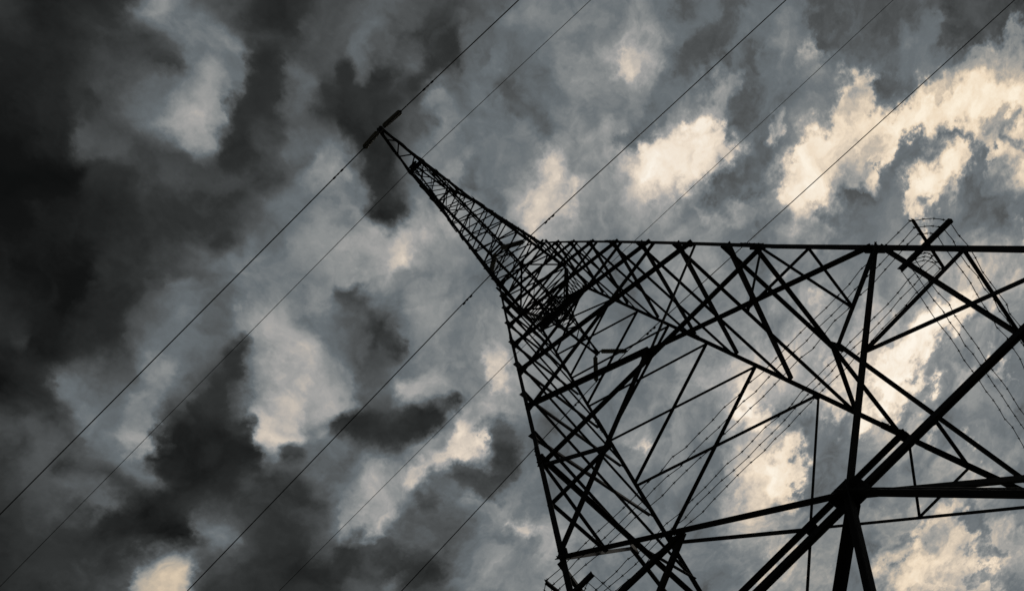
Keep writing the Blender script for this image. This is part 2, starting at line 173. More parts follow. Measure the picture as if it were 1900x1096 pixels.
# fine modelling of the cloud surfaces
pc = vm('ADD', ceil, vscale(wn1, 0.35))
f1 = noise(pc, 7.0, 7.0, 0.5)
f1s = noise(vm('ADD', pc, (0.036, -0.016, 0.0)), 7.0, 5.0, 0.5)       # the same billow a step towards the sun: lit and shaded sides
f2 = noise(vm('ADD', pc, (7.3, 2.2, 1.0)), 24.0, 7.0, 0.55)
f2s = noise(vm('ADD', pc, (7.3+0.010, 2.2-0.0045, 1.0)), 24.0, 5.0, 0.55)
det = m('ADD', m('ADD', m('MULTIPLY', m('SUBTRACT', f1, 0.5), 0.55), m('MULTIPLY', m('SUBTRACT', f1, f1s), 0.6)),
        m('ADD', m('MULTIPLY', m('SUBTRACT', f2, 0.5), m('MULTIPLY_ADD', crisp, 0.06, 0.08)), m('MULTIPLY', m('SUBTRACT', f2, f2s), m('MULTIPLY_ADD', crisp, 0.14, 0.1))))
lum = m('ADD', m('MULTIPLY', lum, m('ADD', 1.0, det)), m('MULTIPLY', m('SUBTRACT', f1, 0.47), 0.10))
# towards the sun the puffs are lit through and stand out hard against the grey gaps
hard = m('ADD', 0.42, maprange(lum, 0.45, 0.90, 0.0, 0.54))
hmix = node('ShaderNodeMix'); put(hmix.inputs[0], m('MULTIPLY', crisp, m('MULTIPLY', maprange(lum, 0.33, 0.44, 0.0, 1.0), 0.35))); put(hmix.inputs[2], lum); put(hmix.inputs[3], hard)
lum = hmix.outputs[0]
tint = node('ShaderNodeValToRGB'); tint.color_ramp.interpolation = 'LINEAR'
TINT = [(0.00, (6, 8, 8)), (0.08, (19, 20, 20)), (0.2, (50, 52, 52)), (0.32, (80, 83, 84)), (0.43, (103, 110, 114)), (0.55, (140, 143, 143)),
        (0.64, (166, 165, 163)), (0.76, (207, 196, 183)), (0.88, (241, 226, 207)), (1.0, (255, 247, 234))]
el = tint.color_ramp.elements
while len(el) < len(TINT): el.new(0.5)
for i, (p, c) in enumerate(TINT): el[i].position = p
for i, (p, c) in enumerate(TINT): el[i].color = (srgb(c[0]), srgb(c[1]), srgb(c[2]), 1)
L.new(lum, tint.inputs[0])
# the glow round the hidden sun's side of the sky is golden
gold = None
for gd, gr, gk in (((0.468, -0.607, 0.642), 0.45, 0.60), ((0.225, 0.576, 0.786), 0.16, 0.75), ((0.799, -0.182, 0.573), 0.25, 0.45), ((0.767, -0.043, 0.640), 0.20, 0.40)):
    t_ = maprange(vm('DISTANCE', wd, gd, out='Value'), gr*0.1, gr, gk, 0.0)
    gold = t_ if gold is None else m('ADD', gold, t_)
gm = node('ShaderNodeMix', data_type='RGBA', blend_type='MULTIPLY'); L.new(m('MULTIPLY', gold, maprange(lum, 0.42, 0.75, 0.0, 1.0)), gm.inputs[0])
L.new(tint.outputs[0], gm.inputs[6]); gm.inputs[7].default_value = (1.0, 0.915, 0.765, 1)
sky = node('ShaderNodeTexSky'); sky.sky_type = 'NISHITA'; sky.sun_disc = False
sky.sun_elevation = SUN_EL; sky.sun_rotation = SUN_ROT
hs = node('ShaderNodeHueSaturation'); hs.inputs['Saturation'].default_value = 0.35
L.new(sky.outputs[0], hs.inputs['Color'])
bg_air = node('ShaderNodeBackground'); L.new(hs.outputs[0], bg_air.inputs[0]); bg_air.inputs[1].default_value = 0.05
bg_cloud = node('ShaderNodeBackground'); L.new(gm.outputs[2], bg_cloud.inputs[0]); bg_cloud.inputs[1].default_value = 1.0
mix = node('ShaderNodeMixShader')
L.new(maprange(lum, 0.15, 0.45, 1.0, 0.96), mix.inputs[0]); L.new(bg_air.outputs[0], mix.inputs[1]); L.new(bg_cloud.outputs[0], mix.inputs[2])
wo = node('ShaderNodeOutputWorld'); L.new(mix.outputs[0], wo.inputs[0])
world.cycles.sampling_method = 'MANUAL'; world.cycles.sample_map_resolution = 256

# ------------------------------------------------------------------ sun, veiled by cloud
sd = bpy.data.lights.new('sun', 'SUN'); sd.energy = 0.5; sd.angle = math.radians(12); sd.color = (1.0, 0.93, 0.82)
so = bpy.data.objects.new('sun', sd); C.objects.link(so)
so.rotation_euler = SUN_DIR.to_track_quat('Z', 'Y').to_euler()
so.location = W(8, -3, 12)
scn.view_settings.view_transform = 'Standard'; scn.view_settings.look = 'None'
scn.view_settings.exposure = 0.0; scn.view_settings.gamma = 1.0; scn.view_settings.use_curve_mapping = False

# ------------------------------------------------------------------ materials
def mat(name, col, rough=0.6, metal=0.0, nscale=8.0, var=0.25, bump=0.15, second=None, spec=0.02):
    mt = bpy.data.materials.new(name); mt.use_nodes = True
    t = mt.node_tree; b = t.nodes['Principled BSDF']
    co = t.nodes.new('ShaderNodeTexCoord'); n = t.nodes.new('ShaderNodeTexNoise')
    n.inputs['Scale'].default_value = nscale; n.inputs['Detail'].default_value = 8; n.inputs['Roughness'].default_value = 0.65
    t.links.new(co.outputs['Object'], n.inputs['Vector'])
    r = t.nodes.new('ShaderNodeValToRGB')
    c2 = second or tuple(c*(1+var) for c in col)
    r.color_ramp.elements[0].position = 0.3; r.color_ramp.elements[0].color = (*[c*(1-var) for c in col], 1)
    r.color_ramp.elements[1].position = 0.7; r.color_ramp.elements[1].color = (*c2, 1)
    t.links.new(n.outputs['Fac'], r.inputs[0]); t.links.new(r.outputs[0], b.inputs['Base Color'])
    b.inputs['Roughness'].default_value = rough; b.inputs['Specular IOR Level'].default_value = spec; b.inputs['Metallic'].default_value = metal
    if bump:
        bp = t.nodes.new('ShaderNodeBump'); bp.inputs['Strength'].default_value = bump; bp.inputs['Distance'].default_value = 0.01
        t.links.new(n.outputs['Fac'], bp.inputs['Height']); t.links.new(bp.outputs[0], b.inputs['Normal'])
    return mt
STEEL = mat('weathered_dark_steel', (0.034, 0.034, 0.035), 0.7, 0.0, 5.0, 0.35, 0.1)
PLATE = mat('gusset_steel', (0.03, 0.03, 0.031), 0.65, 0.0, 9.0, 0.3, 0.1)
WIRE = mat('stranded_aluminium_wire', (0.03, 0.03, 0.031), 0.55, 0.3, 30.0, 0.2, 0)
BARB = mat('rusty_barbed_wire', (0.03, 0.026, 0.023), 0.8, 0.0, 60.0, 0.3, 0)
DISC = mat('glazed_grey_porcelain', (0.2, 0.205, 0.2), 0.3, 0.0, 12.0, 0.15, 0, None, 0.4)
SOIL = mat('trampled_grass_soil', (0.055, 0.06, 0.03), 0.95, 0.0, 0.8, 0.4, 0.5, (0.10, 0.085, 0.055))
CONC = mat('concrete', (0.32, 0.31, 0.29), 0.9, 0.0, 6.0, 0.2, 0.3)

# ------------------------------------------------------------------ mesh helpers
class MB:
    def __init__(s): s.v = []; s.f = []
    def add(s, vs, fs):
        o = len(s.v); s.v += [tuple(v) for v in vs]; s.f += [tuple(i+o for i in f) for f in fs]; return s
    def prism(s, prof, p0, p1, u, v):      # a profile (list of 2-D points) swept from p0 to p1
        n = len(prof)
        a = [p0 + u*x + v*y for x, y in prof]; b = [p1 + u*x + v*y for x, y in prof]
        fs = [(i, (i+1) % n, n+(i+1) % n, n+i) for i in range(n)]
        fs += [tuple(range(n-1, -1, -1)), tuple(range(n, 2*n))]
        return s.add(a+b, fs)
    def angle(s, p0, p1, u, v, a, t):      # rolled steel angle, heel on the line p0-p1, flanges along u and v
        d = (p1-p0).normalized(); u = (u - d*u.dot(d)).normalized(); v = (v - d*v.dot(d)); v = (v - u*v.dot(u)).normalized()
        return s.prism([(0, 0), (a, 0), (a, t*.6), (a-t*.4, t), (t, t), (t, a-t*.4), (t*.6, a), (0, a)], p0, p1, u, v)
    def box(s, c, ax, ay, az):             # half-axes
        vs = [c + ax*i + ay*j + az*k for i in (-1, 1) for j in (-1, 1) for k in (-1, 1)]
        return s.add(vs, [(0, 1, 3, 2), (4, 6, 7, 5), (0, 4, 5, 1), (2, 3, 7, 6), (0, 2, 6, 4), (1, 5, 7, 3)])
    def tube(s, pts, r, n=6):
        rings = []; up = Vector((0.13, 0.27, 0.95))
        for i, p in enumerate(pts):
            d = (pts[min(i+1, len(pts)-1)] - pts[max(i-1, 0)]).normalized()
            a = d.cross(up)
            if a.length < 1e-4: a = d.cross(Vector((1, 0, 0)))
            a.normalize(); b = d.cross(a)
            rr = r[i] if isinstance(r, (list, tuple)) else r
            rings.append([p + (a*math.cos(2*math.pi*k/n) + b*math.sin(2*math.pi*k/n))*rr for k in range(n)])
        vs = [q for rg in rings for q in rg]; fs = []
        for i in range(len(pts)-1):
            for k in range(n): fs.append((i*n+k, i*n+(k+1) % n, (i+1)*n+(k+1) % n, (i+1)*n+k))
        fs += [tuple(range(n-1, -1, -1)), tuple(range((len(pts)-1)*n, len(pts)*n))]
        return s.add(vs, fs)
    def build(s, name, material, parent=None, smooth=False):
        me = bpy.data.meshes.new(name); me.from_pydata(s.v, [], s.f); me.materials.append(material)
        import bmesh
        bm = bmesh.new(); bm.from_mesh(me); bmesh.ops.recalc_face_normals(bm, faces=bm.faces); bm.to_mesh(me); bm.free()
        if smooth:
            for p in me.polygons: p.use_smooth = True
        o = bpy.data.objects.new(name, me); C.objects.link(o)
        if parent: o.parent = parent
        return o
def thing(name, label, cat, loc=(0, 0, 0), group=None):
    o = bpy.data.objects.new(name, None); C.objects.link(o); o.location = loc; o.empty_display_size = 0.3
    o['label'] = label; o['category'] = cat
    if group: o['group'] = group
    return o
def tag(o, label, cat, group=None):
    o['label'] = label; o['category'] = cat
    if group: o['group'] = group

# ------------------------------------------------------------------ ground
g = MB(); N = 40
for i in range(N+1):
    for j in range(N+1):
        x = (i/N*2-1); y = (j/N*2-1)
        x = math.copysign(abs(x)**3, x)*6000; y = math.copysign(abs(y)**3, y)*6000
        rr = math.hypot(x, y)
        g.v.append((x, y, 0.0 if rr < 12 else 0.25*math.sin(x*0.05)*math.cos(y*0.043)*min(1, (rr-12)/40)))
for i in range(N):
    for j in range(N):
        a = i*(N+1)+j; g.f.append((a, a+N+1, a+N+2, a+1))
gd = g.build('ground', SOIL); gd['kind'] = 'structure'

# ------------------------------------------------------------------ lattice tower
T = 0.116407; RX = 1.0333
def hw(h): return T*(10-h)
SG = {'A': (-1, 1), 'B': (-1, -1), 'C': (1, 1), 'D': (1, -1)}
def bow(h):        # the body of the old tower is bowed by a few centimetres at mid height
    return -0.036*math.sin(math.pi*min(max((h-2.6)/6.0, 0), 1))
def leg(k, h): return W(SG[k][0]*hw(h)*RX + bow(h), SG[k][1]*hw(h) + bow(h)*0.35, h)
FACE = {'near': ('A', 'B', Vector((-1, 0, 0))), 'far': ('C', 'D', Vector((1, 0, 0))),
        'py': ('A', 'C', Vector((0, 1, 0))), 'ny': ('B', 'D', Vector((0, -1, 0)))}
def ctr(f, h): a, b, n = FACE[f]; return (leg(a, h)+leg(b, h))/2
FOOT = -0.64; HK = 1.392; HC = 2.996; HR = 2.606; HW = 6.93
NL = [2.207, 3.639, 4.222, 4.792, 5.326, 5.837, 6.331, HW]
SL = [3.31, 3.90, 4.46, 4.985, 5.53, 6.06, 6.55, HW]
FLAT = T                                        # slope of the faces
tower = thing('transmission_tower', 'tall dark lattice steel power pylon with splayed legs, forked head and crossarm', 'pylon', (0, 0, 0))

def member(name, p0, p1, n, a, side=1, off=0.0, e0=0.0, e1=0.0, parent=tower, material=None, flip=1):
    """one rolled angle lying on a face with outward normal n; side +1 = bolted outside, -1 = inside"""
    d = (p1-p0).normalized(); n = (n - d*n.dot(d)).normalized(); u = n.cross(d)*flip
    t = a*0.13
    sh = n*(side*(0.006+off)) - u*(a*0.5)
    return MB().angle(p0 - d*e0 + sh, p1 + d*e1 + sh, u, n*side, a, t).build(name, material or STEEL, parent)
def fnormal(f):
    n = FACE[f][2]; return Vector((n.x, n.y, T*(RX if n.x else 1))).normalized()

# legs, in lengths joined by splice plates
LEGA = 0.029*U
for k in 'ABCD':
    sx_, sy_ = SG[k]
    mb = MB()
    for h0, h1, a in ((FOOT-0.05, 2.86, LEGA), (2.86, 5.0, LEGA*0.93), (5.0, HW+0.06, LEGA*0.84)):
        cuts = [h0 + (h1-h0)*q/4 for q in range(5)] if h0 > 0 else [h0, 1.2, h1]
        for g0, g1 in zip(cuts, cuts[1:]):
            mb.angle(leg(k, g0), leg(k, g1), Vector((-sx_, 0, 0)), Vector((0, -sy_, 0)), a, a*0.14)
    lg = mb.build('leg', STEEL, tower)
    for hs in (1.5, 3.05, 5.0):
        sp = MB(); p0, p1 = leg(k, hs-0.10), leg(k, hs+0.10); d = (p1-p0).normalized()
        for w_, o_ in ((Vector((-sx_, 0, 0)), Vector((0, sy_, 0))), (Vector((0, -sy_, 0)), Vector((sx_, 0, 0)))):
            c = (p0+p1)/2 + w_*LEGA*0.5 + o_*0.008
            sp.box(c, w_*LEGA*0.47, d*0.27, o_*0.005)
            for q in range(-4, 5):
                if q: sp.tube([c + d*q*0.056 + w_*LEGA*(0.22 if q % 2 else -0.22), c + d*q*0.056 + w_*LEGA*(0.22 if q % 2 else -0.22) + o_*0.026], 0.011, 6)
        sp.build('splice_plate', PLATE, lg)
    ft = MB(); b = leg(k, FOOT)
    ft.tube([Vector((b.x, b.y, -0.3)), Vector((b.x, b.y, 0.12)), Vector((b.x, b.y, 0.16))], [0.36, 0.36, 0.33], 16)
    ft.build('concrete_footing', CONC, tower)

def gusset(c, n, d, sx1, sy1, inside=1):
    u = (d - n*d.dot(n)).normalized(); v = n.cross(u)
    mb = MB(); a, b = sx1, sy1
    prof = [(-a, -b*.55), (-a*.55, -b), (a*.55, -b), (a, -b*.55), (a, b*.55), (a*.55, b), (-a*.55, b), (-a, b*.55)]
    o = c - n*0.004*inside
    mb.prism(prof, o - n*0.005, o + n*0.005, u, v)
    for i in (-1, 0, 1):
        for j in (-1, 1):
            q = o + u*a*.5*i + v*b*.45*j
            mb.tube([q, q + n*0.022], 0.011, 6)
    return mb.build('gusset_plate', PLATE, tower)

EXT = -0.03
def xpanel(f, h0, h1, a0, a1):
    la, lb, _ = FACE[f]; n = fnormal(f)
    if f in ('near', 'far'): la, lb = lb, la
    member('diagonal_brace', leg(la, h0), leg(lb, h1), n, a0, 1, 0.0, EXT, EXT, flip=-1 if f == 'far' else 1)
    member('diagonal_brace', leg(lb, h0), leg(la, h1), n, a1, -1, 0.014, EXT*.4, EXT*.4)
def half(f, k, h0, hctr, a, redund, ar):
    """diagonal from leg k at h0 to the face centre at hctr, with secondary bars from its middle to the leg"""
    n = fnormal(f); p0 = leg(k, h0); p1 = ctr(f, hctr); mid = (p0+p1)/2
    member('diagonal_brace', p0, p1, n, a, 1, 0.0, EXT, 0.05, flip=1 if k in 'AC' else -1)
    for i, hr in enumerate(redund):
        member('secondary_brace', leg(k, hr), mid, n, ar, -1, 0.014+0.013*i, 0.02, 0.03)

for f in ('near', 'far', 'py', 'ny'):
    la, lb, _ = FACE[f]; n = fnormal(f); ed = (leg(lb, HK)-leg(la, HK)).normalized()
    big = 0.030*U
    # bottom panel: inverted V to the feet, belt at HK, V up to the first nodes
    for k in (la, lb):
        member('diagonal_brace', leg(k, FOOT+0.1), ctr(f, HK), n, 0.030*U, 1, 0.02, 0.05, 0.05, flip=1 if k in 'AC' else -1)
        half(f, k, NL[0], HK, 0.024*U, (1.815, HK+0.03), 0.0165*U)
        p0 = leg(k, FOOT+0.1); p1 = ctr(f, HK); mid = p0.lerp(p1, 0.5)
        member('secondary_brace', leg(k, 0.55), mid, n, 0.016*U, -1, 0.014, 0.02, 0.03)
        member('secondary_brace', leg(k, -0.1), mid, n, 0.016*U, -1, 0.027, 0.02, 0.03)
    member('horizontal_brace', leg(la, HK), leg(lb, HK), n, 0.0175*U, -1, 0.022, 0.04, 0.04)
    gusset(ctr(f, HK), n, ed, 0.055*U, 0.05*U)
    # second panel, belt at HC
    for k in (la, lb):
        half(f, k, NL[0], HC, {'near': 0.0265, 'far': 0.018}.get(f, 0.021)*U, (HR, HC-0.02), 0.0155*U)
    member('horizontal_brace', leg(la, HC), leg(lb, HC), n, (0.02 if f == 'near' else 0.028)*U, -1, 0.04, 0.04, 0.04)
    gusset(ctr(f, HC), n, ed, 0.042*U, 0.03*U)
    if f in ('near', 'far'):
        member('diagonal_brace', ctr(f, HC), leg(la, NL[1]), n, (0.0265 if f == 'near' else 0.019)*U, 1, 0.0, 0.03, EXT)
        member('diagonal_brace', ctr(f, HC), leg(lb, NL[1]), n, 0.017*U, -1, 0.014, 0.03, EXT*.4, flip=-1)
        lev = NL[1:]
    else:
        member('diagonal_brace', ctr(f, HC), leg(la, SL[0]), n, 0.02*U, -1, 0.03, 0.03, 0.0)
        member('diagonal_brace', ctr(f, HC), leg(lb, SL[0]), n, 0.02*U, -1, 0.045, 0.03, 0.0, flip=-1)
        lev = SL
    for i in range(len(lev)-1):
        s = 0.026*U*(1-0.035*i)
        xpanel(f, lev[i], lev[i+1], s, s*0.74)
    member('horizontal_brace', leg(la, HW), leg(lb, HW), n, 0.024*U, 1, 0.03, 0.03, 0.03)
    gusset(ctr(f, HW), n, ed, 0.035*U, 0.03*U)
for h in NL[5:-1]:
    for f in ('py', 'ny'):
        la, lb, _ = FACE[f]
        member('horizontal_brace', leg(la, h), leg(lb, h), fnormal(f), 0.0125*U, -1, 0.03, 0.0, 0.0)
# plan bracing (diamonds) at the lower belt and at the waist
UPV = Vector((0, 0, 1))
for h, a in ((HK, 0.026*U), (HW, 0.018*U)):
    for f1 in ('near', 'far'):
        for f2 in ('py', 'ny'):
            member('plan_brace', ctr(f1, h), ctr(f2, h), UPV, a, -1, 0.012, -0.05, -0.05)
for k in 'ABCD':                                   # plates where the legs meet the main braces
    for h in (NL[0], NL[1], HC):
        for f in ('near', 'far', 'py', 'ny'):
            if k in FACE[f][:2] and not (h == NL[1] and f in ('py', 'ny')):
                n = fnormal(f); o = ctr(f, h) - leg(k, h); d = (leg(k, h+.1)-leg(k, h-.1)).normalized()
                gusset(leg(k, h) + o.normalized()*0.03*U, n, d, 0.03*U, 0.016*U, -1)

# ---- head: fork arms, crossarm beam, tips and earth wire peaks
def bar(mb, p0, p1, n, a, side=1):
    d = (p1-p0).normalized(); n2 = (n - d*n.dot(d))
    if n2.length < 1e-3: n2 = d.orthogonal()
    n2.normalize(); u = n2.cross(d); mb.angle(p0 - u*a*.5 + n2*0.004*side, p1 - u*a*.5 + n2*0.004*side, u, n2*side, a, a*.14)
def lacing(parent, a0, a1, b0, b1, cnt, a, n, cross=False, skip0=False):
    """zigzag bars between chord a0-a1 and chord b0-b1"""
    for i in range(cnt):
        t0, t1 = i/cnt, (i+1)/cnt
        pairs = [(a0.lerp(a1, t0), b0.lerp(b1, t1))] if i % 2 == 0 else [(b0.lerp(b1, t0), a0.lerp(a1, t1))]
        if cross: pairs = [(a0.lerp(a1, t0), b0.lerp(b1, t1)), (b0.lerp(b1, t0), a0.lerp(a1, t1))]
        for q, (p, r_) in enumerate(pairs):
            if (r_-p).length < 0.08: continue
            mb = MB(); bar(mb, p, r_, n, a, 1 if q == 0 else -1); mb.build('lacing_bar', STEEL, parent)

KX, KY, KH = 0.96, 0.222, 8.5
BH, BT = 9.42, 9.70
YB = 0.135; BX = 1.70; BI = 1.15
TX = 2.40; PH = 10.06; PX = 1.675
ch = 0.034*U; lc = 0.0125*U
wx, wy = hw(HW)*RX, hw(HW)
for s in (-1, 1):
    fa = MB(); X = Vector((s, 0, 0))
    for t in (-1, 1):
        Yv = Vector((0, t, 0))
        ow, iw = W(s*wx, t*wy, HW), W(0, t*wy, HW); kn = W(s*KX, t*KY, KH); bo, bi = W(s*BX, t*YB, BH), W(s*BI, t*YB, BH)
        fa.angle(ow, kn, -X, -Yv, ch, ch*.14); fa.angle(iw + X*0.03, kn - X*0.06, X, -Yv, ch*.85, ch*.13)
        fa.angle(kn, bo, -X, -Yv, ch, ch*.14); fa.angle(kn - X*0.05, bi, X, -Yv, ch*.85, ch*.13)
        fa.box(kn + Yv*0.008, Vector((0.17, 0, 0.0)), Vector((s*0.02, 0, 0.17)), Yv*0.006)
    fo = fa.build('fork_arm', STEEL, tower)
    for t in (-1, 1):
        Yv = Vector((0, t, 0))
        ow, iw = W(s*wx, t*wy, HW), W(0, t*wy, HW); kn = W(s*KX, t*KY, KH); bo, bi = W(s*BX, t*YB, BH), W(s*BI, t*YB, BH)
        lacing(fo, ow, kn, iw, kn, 7, lc, Yv, True); lacing(fo, kn, bo, kn, bi, 4, lc, Yv, True)
    o0, o1, o2 = [[W(s*a, t*b, h) for t in (-1, 1)] for a, b, h in ((wx, wy, HW), (KX, KY, KH), (BX, YB, BH))]
    lacing(fo, o0[0], o1[0], o0[1], o1[1], 6, lc*1.05, X, True)
    lacing(fo, o1[0], o2[0], o1[1], o2[1], 4, lc*.95, X, True)
    i0, i2 = [W(0, t*wy, HW) for t in (-1, 1)], [W(s*BI, t*YB, BH) for t in (-1, 1)]
    lacing(fo, i0[0], o1[0], i0[1], o1[1], 6, lc, -X, True)
    lacing(fo, o1[0], i2[0], o1[1], i2[1], 3, lc*.95, -X, True)

bm_ = MB()
for t in (-1, 1):
    Yv = Vector((0, t, 0))
    bm_.angle(W(-BX, t*YB, BH), W(BX, t*YB, BH), -Yv, UPV, ch*.95, ch*.14)
    bm_.angle(W(-BX, t*YB*.8, BT), W(BX, t*YB*.8, BT), -Yv, -UPV, ch*.6, ch*.12)
for x in (-BX, -BI, 0.0, BI, BX):
    bm_.angle(W(x, -YB, BH), W(x, YB, BH), Vector((1, 0, 0)), UPV, ch*.7, ch*.12)
    for t in (-1, 1): bm_.angle(W(x, t*YB, BH), W(x, t*YB*.8, BT), Vector((1, 0, 0)), Vector((0, -t, 0)), ch*.6, ch*.12)
for x in (-0.045, 0.045):                            # the pair of heavy cross bars that carry the middle strings
    bm_.box(W(x, 0, BH-0.01), Vector((0.035, 0, 0)), Vector((0, YB*U*1.02, 0)), UPV*0.04)
beam = bm_.build('crossarm_beam', STEEL, tower)
lacing(beam, W(-BX, -YB, BH), W(BX, -YB, BH), W(-BX, YB, BH), W(BX, YB, BH), 14, lc, UPV, False)
for t in (-1, 1):
    lacing(beam, W(-BX, t*YB, BH), W(BX, t*YB, BH), W(-BX, t*YB*.8, BT), W(BX, t*YB*.8, BT), 16, lc*.8, Vector((0, t, 0)), True)

for s in (-1, 1):
    X = Vector((s, 0, 0)); tm = MB()
    for t in (-1, 1):
        Yv = Vector((0, t, 0))
        tm.angle(W(s*BX, t*YB, BH), W(s*TX, t*0.028, BH), -Yv, UPV, ch*.95, ch*.14)
        tm.angle(W(s*BX, t*YB*.8, BT), W(s*TX, t*0.03, BH+0.03), -Yv, -UPV, ch*.6, ch*.12)
    tm.box(W(s*TX, 0, BH), X*0.10, Vector((0, 0.11, 0)), UPV*0.02)
    tm.box(W(s*(TX+0.015), 0, BH-0.02), X*0.02, Vector((0, 0.14, 0)), UPV*0.05)
    for i in (-1, 1):
        tm.tube([W(s*(TX+0.03), i*0.02, BH-0.01), W(s*(TX+0.03), i*0.02, BH-0.01) + X*0.05], 0.016, 6)
    tip = tm.build('crossarm_tip', STEEL, tower)
    lacing(tip, W(s*BX, YB, BH), W(s*TX, 0.028, BH), W(s*BX, -YB, BH), W(s*TX, -0.028, BH), 5, lc*1.5, UPV, False)
    for t in (-1, 1):
        lacing(tip, W(s*BX, t*YB, BH), W(s*TX, t*0.028, BH), W(s*BX, t*YB*.8, BT), W(s*TX, t*0.03, BH+0.03), 4, lc*.9, Vector((0, t, 0)), False)
    pk = MB()
    for t in (-1, 1):
        Yv = Vector((0, t, 0))
        pk.angle(W(s*BX, t*YB*.8, BT), W(s*PX, t*0.025, PH), -Yv, -X, ch*.7, ch*.12)
        pk.angle(W(s*BI, t*YB*.8, BT), W(s*(PX-.03), t*0.025, PH), -Yv, X, ch*.7, ch*.12)
    pk.box(W(s*PX, 0, PH), X*0.11, Vector((0, 0.15, 0)), UPV*0.05)
    pk.box(W(s*(BX-.01), 0, BT+.02), X*0.05, Vector((0, YB*U, 0)), UPV*0.05)
    for t in (-1, 1): pk.angle(W(s*(BX-.02), t*YB, BT), W(s*PX, 0, PH-.04), Vector((0, -t, 0)), -X, ch*.8, ch*.12)
    pk.box(W(s*(PX+0.02), 0, PH+0.01), X*0.04, Vector((0, 0.21, 0)), UPV*0.03)
    peak = pk.build('earth_wire_peak', STEEL, tower)
    for t in (-1, 1):
        lacing(peak, W(s*BX, t*YB*.8, BT), W(s*PX, t*0.025, PH), W(s*BI, t*YB*.8, BT), W(s*(PX-.03), t*0.025, PH), 4, lc*.9, Vector((0, t, 0)), False)
    lacing(peak, W(s*BI, -YB*.8, BT), W(s*(PX-.03), -0.025, PH), W(s*BI, YB*.8, BT), W(s*(PX-.03), 0.025, PH), 4, lc*.9, -X, False)

# ---- anti-climbing guard: cross bars on each leg and six strands of barbed wire round the tower
HB = 1.955; BL = 0.133
for k in 'ABCD':
    sx_, sy_ = SG[k]; p = leg(k, HB)
    for axis in (Vector((1, 0, 0)), Vector((0, 1, 0))):
        mb = MB(); c = p + UPV*(0.0 if axis.x else 0.03)
        mb.angle(c - axis*BL*U - axis.yxz*0.018, c + axis*BL*U - axis.yxz*0.018, axis.yxz, UPV, 0.0125*U if axis.x else 0.0155*U, 0.007)
        for o in (-.97, -.7, -.43, .43, .7, .97):
            q = c + axis*BL*U*o
            mb.tube([q, q + UPV*0.06], 0.007, 6)
        mb.build('wire_bracket', STEEL, tower)
rw = random.Random(3)
for ring in range(6):
    off = (-.96, -.70, -.45, .45, .70, .96)[ring]*BL*U
    h_ = HB + 0.018
    cor = [Vector((leg(k, h_).x, leg(k, h_).y, leg(k, h_).z)) for k in 'ABDC']
    pts = []
    for i in range(4):
        a, b = cor[i], cor[(i+1) % 4]
        d = (b-a).normalized(); n = Vector((d.y, -d.x, 0))
        if n.dot(a+b) < 0: n = -n
        a2, b2 = a + n*off, b + n*off
        Ln = (b2-a2).length; st = 0.175; cnt = int(Ln/st)
        sag = 0.05 + 0.05*rw.random()
        for q in range(cnt+1):
            tq = q/cnt
            p = a2.lerp(b2, tq); p.z -= sag*4*tq*(1-tq)
            if 0 < q < cnt: p += Vector((rw.gauss(0, .008), rw.gauss(0, .008), rw.gauss(0, .008)))
            pts.append(p)
        # slack loop round the corner
        nx = cor[(i+2) % 4]; d2 = (nx-b).normalized(); n2 = Vector((d2.y, -d2.x, 0))
        if n2.dot(b+nx) < 0: n2 = -n2
        c2 = b + n2*off; out = (n+n2).normalized()
        for tq in (0.25, 0.5, 0.75):
            p = b2.lerp(c2, tq); p += out*(abs(off)*(0.10 if off > 0 else 0.3)*math.sin(math.pi*tq)); p.z -= 0.03*math.sin(math.pi*tq); pts.append(p)
    pts.append(pts[0])
    mb = MB(); mb.tube(pts, 0.0042, 5)
    for p, q in zip(pts, pts[1:]):
        d = (q-p).normalized(); c = p + d*0.02
        a = d.orthogonal().normalized(); b = d.cross(a); rot = rw.random()*3.14
        mb.tube([c - d*0.012, c + d*0.012], 0.0068, 5)
        for j in range(2):
            e = a*math.cos(rot+j*1.5) + b*math.sin(rot+j*1.5)
            cc = c + d*(0.008*(2*j-1))
            mb.tube([cc - e*0.019, cc, cc + e*0.019], [0.0012, 0.0038, 0.0012], 4)
    mb.build('barbed_wire', BARB, tower)

